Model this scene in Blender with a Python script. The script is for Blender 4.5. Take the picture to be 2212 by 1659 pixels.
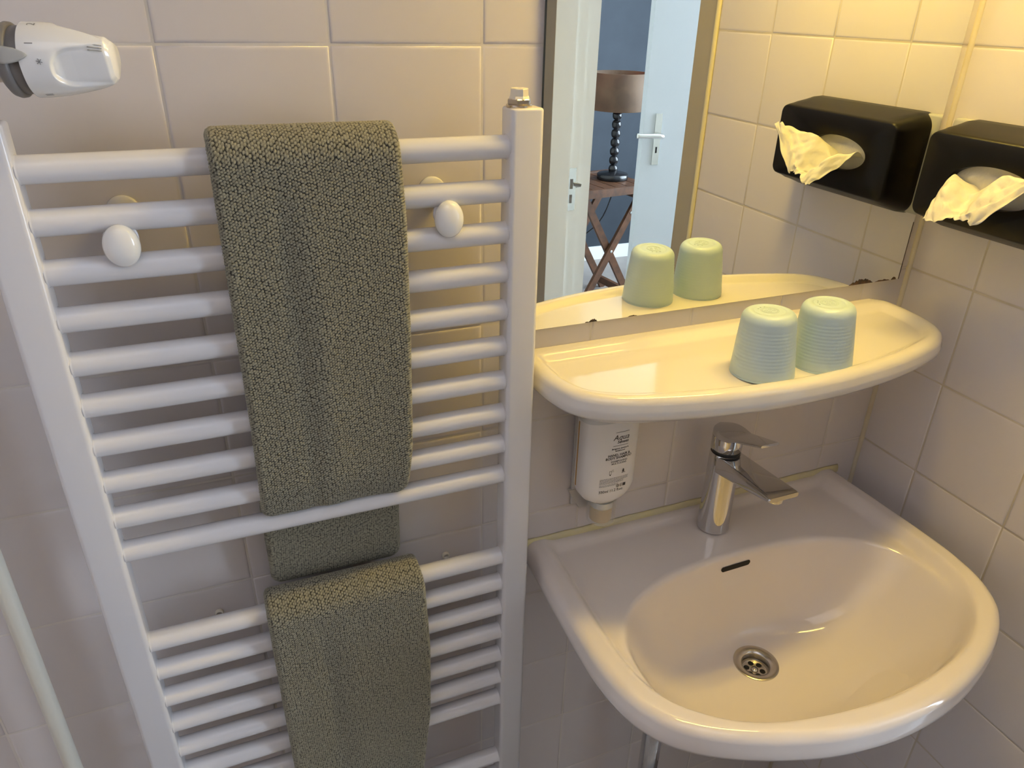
import bpy, math, random
import numpy as np
from mathutils import Vector, Matrix, Euler
random.seed(7); RNG = np.random.RandomState(5)
for o in list(bpy.data.objects): bpy.data.objects.remove(o)
S = bpy.context.scene; COL = S.collection
H = 1.22            # the floor is at z = 0; builders below work with z measured from the grout line under the mirror
PI = math.pi

# ------------------------------------------------------------ camera
CP = (-0.27346, -0.76438, 0.33805); YAW, PIT, ROL, FPX = 0.39101, 0.47657, 0.02244, 1590.87
def cam_axes():
    sa, ca, sb, cb = math.sin(YAW), math.cos(YAW), math.sin(PIT), math.cos(PIT)
    f = Vector((sa*cb, ca*cb, -sb)); r = Vector((ca, -sa, 0)); u = r.cross(f)
    r2 = math.cos(ROL)*r + math.sin(ROL)*u; u2 = -math.sin(ROL)*r + math.cos(ROL)*u
    return r2, u2, f
r2, u2, f2 = cam_axes()
cd = bpy.data.cameras.new('camera'); cam = bpy.data.objects.new('camera', cd); COL.objects.link(cam)
m = Matrix((r2, u2, -f2)).transposed().to_4x4(); m.translation = Vector(CP) + Vector((0, 0, H)); cam.matrix_world = m
cd.sensor_width = 36; cd.sensor_fit = 'HORIZONTAL'; cd.lens = FPX/2212*36; cd.clip_start = .01
S.camera = cam
# ------------------------------------------------------------ world, light, exposure
w = bpy.data.worlds.new('world'); S.world = w; w.use_nodes = True
w.node_tree.nodes['Background'].inputs[0].default_value = (.72, .82, 1, 1)
w.node_tree.nodes['Background'].inputs[1].default_value = 1.5
S.view_settings.view_transform = 'Standard'; S.view_settings.look = 'None'
S.view_settings.gamma = 1; S.view_settings.use_curve_mapping = False
S.view_settings.exposure = 0.0
def area_light(name, loc, target, sx, sy, power, color):
    l = bpy.data.lights.new(name, 'AREA'); l.shape = 'RECTANGLE'; l.size = sx; l.size_y = sy; l.energy = power; l.color = color
    o = bpy.data.objects.new(name, l); COL.objects.link(o); o.location = Vector(loc)+Vector((0, 0, H))
    o.rotation_euler = (Vector(target)-Vector(loc)).to_track_quat('-Z', 'Y').to_euler(); return o
# daylight of the bedroom window in the far wall of the next room
area_light('window_daylight', (3.26, -1.75, .24), (0.6, -1.2, -.1), 2.45, 1.7, 240, (.70, .83, 1.0))
# unseen fill light added under the ceiling to brighten the bathroom
area_light('added_fill_light', (-.40, -1.05, 1.22), (-.40, -1.0, 0), 1.1, .9, 4.0, (.90, .89, 1.0))

# ------------------------------------------------------------ materials
def mat(name, col, rough=.5, metal=0., **k):
    m = bpy.data.materials.new(name); m.use_nodes = True; nt = m.node_tree; b = nt.nodes['Principled BSDF']
    b.inputs['Base Color'].default_value = (*col, 1); b.inputs['Roughness'].default_value = rough; b.inputs['Metallic'].default_value = metal
    for a, v in k.items():
        if a in ('bump', 'var', 'emit'): continue
        b.inputs[a.replace('_', ' ')].default_value = v
    tc = nt.nodes.new('ShaderNodeTexCoord')
    if 'bump' in k:
        sc, st, dist = k['bump']
        n = nt.nodes.new('ShaderNodeTexNoise'); n.inputs['Scale'].default_value = sc; n.inputs['Detail'].default_value = 3
        bp = nt.nodes.new('ShaderNodeBump'); bp.inputs['Strength'].default_value = st; bp.inputs['Distance'].default_value = dist
        nt.links.new(tc.outputs['Object'], n.inputs['Vector']); nt.links.new(n.outputs['Fac'], bp.inputs['Height']); nt.links.new(bp.outputs[0], b.inputs['Normal'])
    if 'var' in k:
        sc, c2, lo, hi = k['var']
        n = nt.nodes.new('ShaderNodeTexNoise'); n.inputs['Scale'].default_value = sc; n.inputs['Detail'].default_value = 4
        cr = nt.nodes.new('ShaderNodeValToRGB'); cr.color_ramp.elements[0].position = lo; cr.color_ramp.elements[1].position = hi
        cr.color_ramp.elements[0].color = (*col, 1); cr.color_ramp.elements[1].color = (*c2, 1)
        nt.links.new(tc.outputs['Object'], n.inputs['Vector']); nt.links.new(n.outputs['Fac'], cr.inputs[0]); nt.links.new(cr.outputs[0], b.inputs['Base Color'])
    if 'emit' in k:
        b.inputs['Emission Color'].default_value = (*k['emit'][0], 1); b.inputs['Emission Strength'].default_value = k['emit'][1]
    return m
M = {}
M['tile'] = mat('glazed_tile', (.69, .645, .635), .22, bump=(9, .12, .004), Specular_IOR_Level=.45)
M['grout'] = mat('grout', (.70, .655, .61), .6, bump=(300, .3, .0004), var=(14, (.62, .57, .50), .45, .7))
M['grout2'] = mat('aged_grout', (.54, .48, .39), .65, bump=(300, .3, .0004), var=(14, (.62, .56, .47), .42, .7))
M['plaster'] = mat('painted_plaster', (.62, .60, .54), .6, bump=(90, .15, .001))
M['beige'] = mat('beige_paint', (.40, .36, .28), .5, bump=(90, .1, .001))
M['ceiling'] = mat('ceiling_paint', (.8, .78, .74), .8, bump=(60, .1, .001))
M['floor'] = mat('floor_tile', (.30, .27, .25), .35, var=(6, (.24, .22, .21), .35, .65))
M['sealant'] = mat('yellowed_sealant', (.74, .66, .36), .4, var=(20, (.66, .60, .42), .35, .7))
M['sealant2'] = mat('corner_sealant', (.66, .60, .46), .45, var=(20, (.60, .53, .40), .35, .7))
M['enamel'] = mat('white_enamel', (.70, .69, .705), .22, bump=(40, .03, .001))
M['pipe_paint'] = mat('yellowed_white_paint', (.62, .60, .52), .3, bump=(60, .1, .002))
M['porcelain'] = mat('white_porcelain', (.80, .735, .69), .08, Specular_IOR_Level=.55, Coat_Weight=.15, Coat_Roughness=.04)
M['porcelain2'] = mat('shelf_porcelain', (.75, .71, .66), .09, Specular_IOR_Level=.5, Coat_Weight=.3, Coat_Roughness=.04)
M['chrome'] = mat('chrome', (.64, .64, .65), .05, 1.)
M['steel'] = mat('brushed_steel', (.55, .52, .48), .25, 1., bump=(200, .05, .0005))
M['nickel'] = mat('nickel', (.62, .56, .50), .22, 1.)
M['black_rubber'] = mat('black_rubber', (.012, .012, .012), .4)
M['dark'] = mat('dark_hole', (.006, .005, .005), .7)
M['black'] = mat('black_plastic', (.0035, .003, .0028), .36, bump=(900, .05, .0002), Specular_IOR_Level=.2)
M['grey_plastic'] = mat('grey_plastic', (.42, .42, .40), .35)
M['darkgrey_plastic'] = mat('dark_grey_plastic', (.18, .17, .165), .4)
M['holder'] = mat('milky_plastic', (.60, .57, .53), .3)
M['white_plastic'] = mat('white_plastic', (.82, .82, .81), .16, Coat_Weight=.3)
M['cream_plastic'] = mat('cream_plastic', (.78, .73, .62), .3)
M['print'] = mat('printed_grey', (.22, .22, .22), .5)
M['ink'] = mat('label_ink', (.035, .033, .035), .5)
M['ink_grey'] = mat('label_ink_grey', (.20, .19, .19), .5)
M['bottle'] = mat('bottle_plastic', (.80, .77, .74), .28)
M['bottle_grey'] = mat('bottle_shoulder', (.60, .59, .57), .3)
M['gold'] = mat('gold_cap', (.62, .42, .10), .3, .3)
M['amber'] = mat('amber_strip', (.55, .30, .07), .35)
M['cup'] = mat('pale_mint_plastic', (.50, .63, .69), .33, Subsurface_Weight=.12, Subsurface_Radius=(.01, .01, .01))
M['cup_line'] = mat('mint_plastic_relief', (.38, .49, .53), .4)
M['paper'] = mat('tissue_paper', (.62, .60, .55), .9, bump=(70, .5, .004), Subsurface_Weight=.2, Subsurface_Radius=(.01, .008, .006))
M['rust'] = mat('desilvered_rust', (.10, .05, .03), .7, var=(160, (.03, .02, .02), .4, .6))
M['door'] = mat('white_door_paint', (.56, .60, .63), .3, bump=(30, .03, .001))
M['frame'] = mat('white_frame_paint', (.84, .86, .85), .32, bump=(40, .04, .001))
M['blue'] = mat('blue_grey_wallpaper', (.034, .046, .062), .75, bump=(60, .12, .001), var=(5, (.026, .036, .050), .35, .7))
M['carpet'] = mat('grey_carpet', (.12, .13, .14), .9, bump=(400, .5, .002))
M['teak'] = mat('teak_wood', (.11, .045, .018), .45, bump=(70, .1, .001), var=(30, (.06, .025, .01), .35, .65))
M['shade'] = mat('brown_lamp_shade', (.13, .078, .042), .8, var=(8, (.08, .046, .025), .35, .65), Subsurface_Weight=.05)
M['black_wood'] = mat('black_lacquered_wood', (.012, .012, .014), .22)
M['metal_light'] = mat('satin_aluminium', (.72, .74, .72), .25, .9)
M['tube'] = mat('lamp_tube', (1, .8, .5), .5, emit=((1.0, .69, .14), 126.))
M['bread'] = mat('bread_crust', (.7, .5, .2), .8)
M['clear'] = mat('clear_plastic', (.88, .86, .82), .12, Alpha=.22)
M['loop_tape'] = mat('olive_tape', (.34, .31, .19), .9, bump=(900, .6, .001))
M['mirror'] = mat('silvered_glass', (.93, .945, .90), .0, 1.)
M['glassedge'] = mat('glass_edge', (.03, .05, .045), .2)
M['glass'] = mat('window_glass', (1, 1, 1), .0); M['glass'].node_tree.nodes['Principled BSDF'].inputs['Transmission Weight'].default_value = 1

def towel_mat(name, c1, c2):
    m = mat(name, c1, .95, Sheen_Weight=.25, Sheen_Roughness=.6); nt = m.node_tree; b = nt.nodes['Principled BSDF']
    tc = nt.nodes.new('ShaderNodeTexCoord')
    n = nt.nodes.new('ShaderNodeTexNoise'); n.inputs['Scale'].default_value = 1700; n.inputs['Detail'].default_value = 2
    bp = nt.nodes.new('ShaderNodeBump'); bp.inputs['Strength'].default_value = .8; bp.inputs['Distance'].default_value = .0014
    at = nt.nodes.new('ShaderNodeAttribute'); at.attribute_name = 'knot'
    cr = nt.nodes.new('ShaderNodeValToRGB'); cr.color_ramp.elements[0].color = (*c2, 1); cr.color_ramp.elements[1].color = (*c1, 1)  # crevices between knots darkened: their shade is painted into the colour
    cr.color_ramp.elements[0].position = .12; cr.color_ramp.elements[1].position = .80
    mx = nt.nodes.new('ShaderNodeMixRGB'); mx.blend_type = 'MULTIPLY'; mx.inputs[0].default_value = .55
    nr = nt.nodes.new('ShaderNodeValToRGB'); nr.color_ramp.elements[0].position = .35; nr.color_ramp.elements[1].position = .62
    nr.color_ramp.elements[0].color = (.45, .45, .42, 1); nr.color_ramp.elements[1].color = (1.0, 1.0, 1.0, 1)
    L = nt.links.new
    L(tc.outputs['Object'], n.inputs['Vector']); L(n.outputs['Fac'], bp.inputs['Height']); L(bp.outputs[0], b.inputs['Normal'])
    L(at.outputs['Fac'], cr.inputs[0]); L(n.outputs['Fac'], nr.inputs[0]); L(cr.outputs[0], mx.inputs[1]); L(nr.outputs[0], mx.inputs[2]); L(mx.outputs[0], b.inputs['Base Color'])
    return m
M['towel'] = towel_mat('olive_terry', (.40, .375, .265), (.022, .020, .010))

# ------------------------------------------------------------ helpers
def mesh(name, V, F, m, parent=None, smooth=True, autosharp=None):
    me = bpy.data.meshes.new(name)
    me.from_pydata([tuple(map(float, v)) for v in V], [], [tuple(map(int, f)) for f in F]); me.update()
    ms = m if isinstance(m, (list, tuple)) else [m]
    for x in ms: me.materials.append(M[x] if isinstance(x, str) else x)
    if smooth: me.polygons.foreach_set('use_smooth', [True]*len(me.polygons))
    if autosharp: me.set_sharp_from_angle(angle=math.radians(autosharp))
    o = bpy.data.objects.new(name, me); COL.objects.link(o)
    if parent is not None: o.parent = parent
    return o
def tag(o, label=None, cat=None, group=None, kind=None):
    if label: o['label'] = label
    if cat: o['category'] = cat
    if group: o['group'] = group
    if kind: o['kind'] = kind
    return o
def thing(name, label, cat, loc=(0, 0, 0), group=None):
    o = bpy.data.objects.new(name, None); COL.objects.link(o); o.location = loc; o.empty_display_size = .02
    return tag(o, label, cat, group)
def struct(o): o['kind'] = 'structure'; return o
def joinvf(parts):
    V, F = [], []
    for v, f in parts:
        n = len(V); V += [tuple(x) for x in v]; F += [tuple(i+n for i in q) for q in f]
    return V, F
def loft(rings, cap0=True, cap1=True, closed=True):
    V, F = [], []; n = len(rings[0])
    for r in rings: V += [tuple(p) for p in r]
    for j in range(len(rings)-1):
        for i in range(n if closed else n-1):
            a, b = j*n+i, j*n+(i+1) % n; F.append((a, b, b+n, a+n))
    if cap0: F.append(tuple(range(n))[::-1])
    if cap1: F.append(tuple(range((len(rings)-1)*n, len(rings)*n)))
    return V, F
def lathe(prof, c=(0, 0, 0), axis='z', n=48, cap0=True, cap1=True):
    rings = []
    for r, h in prof:
        ring = []
        for i in range(n):
            a = 2*PI*i/n; x, y = r*math.cos(a), r*math.sin(a)
            p = {'z': (x, y, h), 'x': (h, x, y), 'y': (x, -h, y)}[axis]
            ring.append((c[0]+p[0], c[1]+p[1], c[2]+p[2]))
        rings.append(ring)
    return loft(rings, cap0, cap1)
def tube(p0, p1, r, n=32, bev=0.):
    p0, p1 = Vector(p0), Vector(p1); d = (p1-p0); L = d.length; q = d.to_track_quat('Z', 'Y')
    prof = [(r, 0), (r, L)] if not bev else [(r-bev, 0), (r-bev*.3, bev*.3), (r, bev), (r, L-bev), (r-bev*.3, L-bev*.3), (r-bev, L)]
    V, F = lathe(prof, n=n); return [tuple(p0+q @ Vector(v)) for v in V], F
def path_tube(pts, r, n=12):
    pts = [Vector(p) for p in pts]; rings = []; prev = None
    for i, p in enumerate(pts):
        t = (pts[min(i+1, len(pts)-1)]-pts[max(i-1, 0)]).normalized()
        if prev is None: a = t.orthogonal().normalized()
        else: a = (prev-t*prev.dot(t)).normalized()
        prev = a; b = t.cross(a)
        rings.append([tuple(p+r*(math.cos(2*PI*k/n)*a+math.sin(2*PI*k/n)*b)) for k in range(n)])
    return loft(rings)
def smoothpts(P, k=6):
    P = [Vector(p) for p in P]; out = []
    for i in range(len(P)-1):
        a, b, c, d = P[max(i-1, 0)], P[i], P[i+1], P[min(i+2, len(P)-1)]
        for s in range(k):
            t = s/k
            out.append(.5*((2*b)+(c-a)*t+(2*a-5*b+4*c-d)*t*t+(3*b-a-3*c+d)*t**3))
    return out+[P[-1]]
def rrect(w, h, r, k=6):
    r = min(r, w/2-1e-6, h/2-1e-6); out = []
    for cx, cy, a0 in ((w/2-r, h/2-r, 0), (-w/2+r, h/2-r, 90), (-w/2+r, -h/2+r, 180), (w/2-r, -h/2+r, 270)):
        for i in range(k+1):
            a = math.radians(a0+90*i/k); out.append((cx+r*math.cos(a), cy+r*math.sin(a)))
    return out
def rbox(cx, cy, cz, w, d, h, r=.003, ax='z', k=4, e=None):
    """box with rounded profile in the plane across ax and softened ends"""
    e = r*.6 if e is None else e; rings = []
    dims = {'z': (w, d, h), 'y': (w, h, d), 'x': (d, h, w)}[ax]; L = dims[2]
    for t, ins in ((-L/2, e), (-L/2+e*.3, e*.3), (-L/2+e, 0), (L/2-e, 0), (L/2-e*.3, e*.3), (L/2, e)):
        ring = []
        for a, b in rrect(dims[0]-2*ins, dims[1]-2*ins, max(r-ins*.3, 1e-4), k):
            ring.append({'z': (cx+a, cy+b, cz+t), 'y': (cx+a, cy+t, cz+b), 'x': (cx+t, cy+a, cz+b)}[ax])
        rings.append(ring)
    return loft(rings)
def box(x0, x1, y0, y1, z0, z1):
    V = [(x, y, z) for z in (z0, z1) for y in (y0, y1) for x in (x0, x1)]
    return V, [(0, 2, 3, 1), (4, 5, 7, 6), (0, 1, 5, 4), (2, 6, 7, 3), (0, 4, 6, 2), (1, 3, 7, 5)]
def sstep(x, a, b):
    t = np.clip((np.asarray(x, float)-a)/(b-a), 0, 1); return t*t*(3-2*t)
def text_vf(txt, size, bold=False, shear=0., spacing=1., align='CENTER'):
    cu = bpy.data.curves.new('t', 'FONT'); cu.body = txt; cu.size = size; cu.align_x = align; cu.shear = shear; cu.space_character = spacing
    cu.fill_mode = 'FRONT'; cu.resolution_u = 3
    if bold: cu.offset = size*.022
    o = bpy.data.objects.new('t', cu); COL.objects.link(o); dg = bpy.context.evaluated_depsgraph_get(); dg.update()
    me = bpy.data.meshes.new_from_object(o.evaluated_get(dg))
    V = [tuple(v.co) for v in me.vertices]; F = [tuple(p.vertices) for p in me.polygons]
    bpy.data.objects.remove(o); bpy.data.curves.remove(cu); bpy.data.meshes.remove(me); return V, F

# ------------------------------------------------------------ tiled walls
def tiled(name, umap, ulines, vlines, holes=(), gm='grout'):
    """pillow-edged glazed tiles on a bed of grout; umap(u, v, d) gives the point d in front of the wall"""
    V, F, MI = [], [], []; g = .0009
    for i in range(len(ulines)-1):
        for j in range(len(vlines)-1):
            u0, u1, v0, v1 = ulines[i]+g, ulines[i+1]-g, vlines[j]+g, vlines[j+1]-g
            if any(u0 < h[1] and u1 > h[0] and v0 < h[3] and v1 > h[2] for h in holes): continue
            tx, ty = random.uniform(-.0002, .0002), random.uniform(-.0002, .0002); lift = random.uniform(-.0002, 0)
            n0 = len(V)
            for ins, d in ((0, -.0016), (.0004, -.0009), (.0012, -.0004), (.0026, -.0001), (.0040, 0)):
                for (u, v, su, sv) in ((u0+ins, v0+ins, -1, -1), (u1-ins, v0+ins, 1, -1), (u1-ins, v1-ins, 1, 1), (u0+ins, v1-ins, -1, 1)):
                    V.append(umap(u, v, d+lift+tx*su+ty*sv))
            for k in range(4):
                for s in range(4):
                    a, b = n0+k*4+s, n0+k*4+(s+1) % 4; F.append((a, b, b+4, a+4)); MI.append(0)
            F.append((n0+16, n0+17, n0+18, n0+19)); MI.append(0)
    n0 = len(V); u0, u1, v0, v1 = ulines[0], ulines[-1], vlines[0], vlines[-1]
    rects = [(u0, u1, v0, v1)]
    if holes:
        h = holes[0]; rects = [(u0, max(u0, h[0]), v0, v1), (min(u1, h[1]), u1, v0, v1), (max(u0, h[0]), min(u1, h[1]), v0, h[2]), (max(u0, h[0]), min(u1, h[1]), h[3], v1)]
    for a, b, c, d in rects:
        if b-a < 1e-4 or d-c < 1e-4: continue
        n = len(V)
        V += [umap(a, c, -.0010), umap(b, c, -.0010), umap(b, d, -.0010), umap(a, d, -.0010)]; F.append((n, n+1, n+2, n+3)); MI.append(1)
    o = mesh(name, V, F, ['tile', gm]); o.data.polygons.foreach_set('material_index', MI); return struct(o)
ZT, ZF = 1.27, -H
rows = [-1.22, -1.199, -1.049, -.899, -.749, -.601, -.450, -.3005, -.1495, -.0025, .1485, .3006, .4510, .601, .751, .901, 1.051, 1.201, 1.27]
XR = .6835; XL = -1.05; YB = -1.75
cols = [XL, -.9, -.75, -.6, -.4500, -.3005, -.1500, .0015, .1495, .3005, .4500, .6000, XR]
tiled('wall_back', lambda u, v, d: (u, -d, v), cols, rows)
YC, YO0, YO1 = -.566, -.634, -1.308
tiled('wall_right', lambda u, v, d: (XR-d, u, v), [YC, -.408, -.2585, -.1085, 0], rows, gm='grout2')
# plain strip of wall beside the doorway, and the wall over and past the doorway
DZ = .86
parts = [box(XR-.0012, XR-.0002, YO1-.03, YO1-.0008, ZF, DZ), box(XR, XR+.14, YO0, YC-.004, ZF, ZT), box(XR, XR+.14, YO1, YO0, DZ, ZT), box(XR, XR+.14, YB, YO1-.0225, ZF, ZT), box(XR+.003, XR+.14, YC-.004, .6, ZF, ZT)]
struct(mesh('wall_doorway', *joinvf(parts), 'beige', smooth=False))
tiled('wall_left', lambda u, v, d: (XL+d, u, v), [YB, -1.65, -1.5, -1.35, -1.2, -1.05, -.9, -.75, -.6, -.45, -.3, -.15, 0], rows)
tiled('wall_front', lambda u, v, d: (u, YB+d, v), cols, rows)
struct(mesh('floor', *box(XL-.02, 3.35, -3.8, 0.62, ZF-.05, ZF), 'floor', smooth=False))
struct(mesh('ceiling', *box(XL-.02, 3.35, -3.8, 0.62, ZT, ZT+.05), 'ceiling', smooth=False))
# silicone joints
def bead(name, a, b, w, m, nrm):
    a, b, nrm = Vector(a), Vector(b), Vector(nrm).normalized(); t = (b-a).normalized(); s = t.cross(nrm)
    rings = []
    for k in range(9):
        p = a.lerp(b, k/8); ring = []
        for i in range(9):
            an = PI*i/8; ring.append(tuple(p+s*w*math.cos(an)+nrm*w*.8*math.sin(an)))
        rings.append(ring)
    return struct(mesh(name, *loft(rings, True, True), m))
bead('trim_1', (XR-.0012, -.0012, ZF), (XR-.0012, -.0012, ZT), .0042, 'sealant2', (-1, -1, 0))
bead('trim_2', (XR-.0005, YC-.003, ZF), (XR-.0005, YC-.003, ZT), .0065, 'sealant', (-1, 0, 0))

# ------------------------------------------------------------ doorway, next room
# frame with rebate: jamb linings, head, strike plate on the far jamb
fr = bpy.data.objects.new('door_1', None); COL.objects.link(fr); struct(fr)
def jamb(y, s):
    if s < 0: return box(XR+.001, XR+.146, y-.004, y+.001, ZF, DZ)
    return joinvf([box(XR, XR+.066, min(y, y+s*.022), max(y, y+s*.022), ZF, DZ), box(XR+.066, XR+.104, min(y, y+s*.012), max(y, y+s*.012), ZF, DZ), box(XR+.104, XR+.146, min(y, y+s*.006), max(y, y+s*.006), ZF, DZ)])
mesh('door_frame', *jamb(YO1-.022, 1), 'frame', fr, False)
mesh('door_frame', *jamb(YO0+.004, -1), 'frame', fr, False)
mesh('door_frame', *box(XR+.001, XR+.146, YO1, YO0, DZ-.03, DZ), 'frame', fr, False)
yj = YO1-.010
stp = mesh('strike_plate', *box(XR+.070, XR+.094, yj, yj+.0022, -.235, -.105), 'metal_light', fr, False); stp['label'] = 'satin metal strike plate'
mesh('latch_hole', *box(XR+.074, XR+.084, yj+.0022, yj+.0028, -.168, -.138), 'darkgrey_plastic', stp, False)
mesh('bolt_hole', *box(XR+.074, XR+.083, yj+.0022, yj+.0028, -.212, -.186), 'darkgrey_plastic', stp, False)
mesh('strike_lip', *loft([[(XR+.086, yj+.001, -.168), (XR+.098, yj+.001, -.166), (XR+.108, yj+.010, -.162), (XR+.086, yj+.001, -.160)], [(XR+.086, yj+.004, -.148), (XR+.098, yj+.004, -.149), (XR+.109, yj+.012, -.153), (XR+.086, yj+.005, -.15)]]), 'metal_light', stp, False)
# bedroom shell
struct(mesh('wall_bedroom_back', *box(XR+.14, 3.35, -3.65, -3.6, ZF, ZT), 'blue', smooth=False))
struct(mesh('wall_bedroom_front', *box(XR+.14, 3.35, .6, .65, ZF, ZT), 'plaster', smooth=False))
struct(mesh('wall_bedroom_left', *box(.7, XR+.14, -3.65, YB, ZF, ZT), 'plaster', smooth=False))
struct(mesh('wall_bedroom_window', *joinvf([box(3.3, 3.35, -3.6, -3.0, ZF, ZT), box(3.3, 3.35, -.5, .6, ZF, ZT), box(3.3, 3.35, -3.0, -.5, ZF, -.65), box(3.3, 3.35, -3.0, -.5, 1.12, ZT)]), 'plaster', smooth=False))
wn = bpy.data.objects.new('window_1', None); COL.objects.link(wn); struct(wn)
mesh('window_frame', *joinvf([box(3.3, 3.34, -3.0, -2.95, -.65, 1.12), box(3.3, 3.34, -.55, -.5, -.65, 1.12), box(3.3, 3.34, -1.775, -1.725, -.65, 1.12), box(3.3, 3.34, -3, -.5, -.65, -.6), box(3.3, 3.34, -3, -.5, 1.07, 1.12)]), 'frame', wn, False)
mesh('pane', *box(3.318, 3.322, -2.96, -.54, -.61, 1.08), 'glass', wn, False)
struct(mesh('baseboard_bedroom', *box(XR+.14, 3.3, -3.6, -3.585, ZF, ZF+.09), 'frame', smooth=False))
# white door leaf standing ajar beyond the doorway
E0 = Vector((1.462, -2.064, 0)); dd = Vector((.99, .12, 0)).normalized(); nn = Vector((-dd.y, dd.x, 0))
if nn.dot(Vector((-.5, .85, 0))) < 0: nn = -nn
dl = bpy.data.objects.new('door_2', None); COL.objects.link(dl); struct(dl); dl.location = E0
def onleaf(a, b, z, h=0): v = dd*a+nn*(h+b); return (v.x, v.y, z)
def leafbox(a0, a1, b0, b1, z0, z1):
    V = [onleaf(a, b, z) for z in (z0, z1) for b in (b0, b1) for a in (a0, a1)]; return V, box(0, 1, 0, 1, 0, 1)[1]
mesh('door_leaf', *leafbox(0, .83, -.04, 0, ZF+.01, .85), 'door', dl, False)
hz = -.145
hd = mesh('handle_plate', *leafbox(.050, .080, 0, .006, hz-.125, hz+.085), 'metal_light', dl, False); hd['label'] = 'satin aluminium handle plate'
mesh('keyhole', *leafbox(.061, .069, .006, .0065, hz-.075, hz-.05), 'dark', hd, False)
pts = smoothpts([onleaf(.065, .006, hz), onleaf(.065, .05, hz), onleaf(.055, .062, hz+.002), onleaf(.03, .065, hz+.004), onleaf(-.055, .062, hz+.006)], 5)
mesh('door_handle', *path_tube(pts, .0105, 14), 'metal_light', hd)
# folding side table with lamp
TX, TY, TZ = 1.80, -2.93, -.528
tb = thing('folding_side_table', 'brown wooden folding side table with slatted top and crossed legs under the lamp', 'table', (TX, TY, ZF))
def loc_(v, o=(TX, TY, ZF)): return [(x-o[0], y-o[1], z-o[2]) for x, y, z in v]
TA = math.radians(-8); cT, sT = math.cos(TA), math.sin(TA)
def TP(x, y, z): return (x*cT-y*sT, x*sT+y*cT, z-ZF)
def tbox(x0, x1, y0, y1, z0, z1):
    V, F = box(x0, x1, y0, y1, z0, z1); return [TP(*v) for v in V], F
sl = [tbox(-.30+.076*i, -.30+.076*i+.070, -.20, .20, TZ-.02, TZ) for i in range(6)]
mesh('table_top', *joinvf(sl), 'teak', tb, False)
mesh('rail', *tbox(-.30, .156, -.215, -.195, TZ-.035, TZ+.008), 'teak', tb, False)
mesh('rail', *tbox(-.30, .156, .195, .215, TZ-.035, TZ+.008), 'teak', tb, False)
def bar3(a, b, w, t):
    a, b = Vector(a), Vector(b); d = (b-a).normalized(); y = Vector((0, 1, 0)); s = d.cross(y).normalized()
    V = [tuple(TP(*(p+s*i*w/2+y*j*t/2))) for p in (a, b) for j in (-1, 1) for i in (-1, 1)]
    return V, box(0, 1, 0, 1, 0, 1)[1]
for y in (.16, -.16):
    mesh('leg', *bar3((.125, y, TZ-.02), (-.27, y, ZF), .04, .02), 'teak', tb, False)
    mesh('leg', *bar3((-.27, y-.022 if y > 0 else y+.022, TZ-.02), (.125, y-.022 if y > 0 else y+.022, ZF), .04, .02), 'teak', tb, False)
for (x, z) in ((.10, TZ-.06), (-.25, TZ-.06), (-.235, ZF+.06), (.09, ZF+.06)):
    mesh('stretcher', *tbox(x-.012, x+.012, -.16, .16, z-.02, z+.02), 'teak', tb, False)
for y in (.172,):
    for (x, z) in ((-.072, (TZ+ZF)/2-.01), (.045, TZ-.15), (.11, TZ-.03)):
        V, F = lathe([(.008, 0), (.007, .003), (0.0001, .0035)], axis='y', n=14); mesh('bolt', [tuple(np.array(TP(x, y, z))+np.array(v)*[1, -1, 1]) for v in V], F, 'metal_light', tb)
LX, LY = 1.835, -2.95
lp = thing('table_lamp', 'table lamp with brown drum shade on a black turned ball stem, seen in the mirror', 'lamp', (LX, LY, TZ))
Bz = 0
mesh('lamp_base', *lathe([(.085, 0), (.087, .006), (.087, .026), (.082, .032), (.03, .036), (.02, .045)], n=48), 'black_wood', lp)
prof = []; zc = .055
for k in range(8):
    for a in range(9):
        t = -PI/2+PI*a/8; prof.append((.010+.0155*max(math.cos(t), 0), zc+.0235*math.sin(t)))
    zc += .0475
mesh('lamp_stem', *lathe(prof, n=32), 'black_wood', lp)
rs = [(.150, .370), (.152, .373), (.150, .553), (.148, .555), (.146, .553), (.148, .373)]
mesh('lamp_shade', *lathe(rs+[rs[0]], n=64, cap0=False, cap1=False), 'shade', lp, autosharp=50)
mesh('shade_ring', *joinvf([tube((-.147, 0, .42), (.147, 0, .42), .002, 8), tube((0, 0, .40), (0, 0, .44), .012, 16)]), 'metal_light', lp)
cb = [(1.93, -3.0, TZ+.01), (2.02, -3.2, TZ-.05), (2.02, -3.35, -.85), (1.99, -3.5, -1.0), (1.94, -3.56, -1.04)]
cord = mesh('power_cord', *path_tube([(p[0], p[1], p[2]) for p in smoothpts(cb, 6)], .004, 8), 'black_rubber')
tag(cord, 'black lamp cord with plug hanging behind the folding side table', 'cord')
mesh('plug', *rbox(1.93, -3.575, -1.045, .04, .045, .035, .008, 'y'), 'black_rubber', cord)

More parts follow.
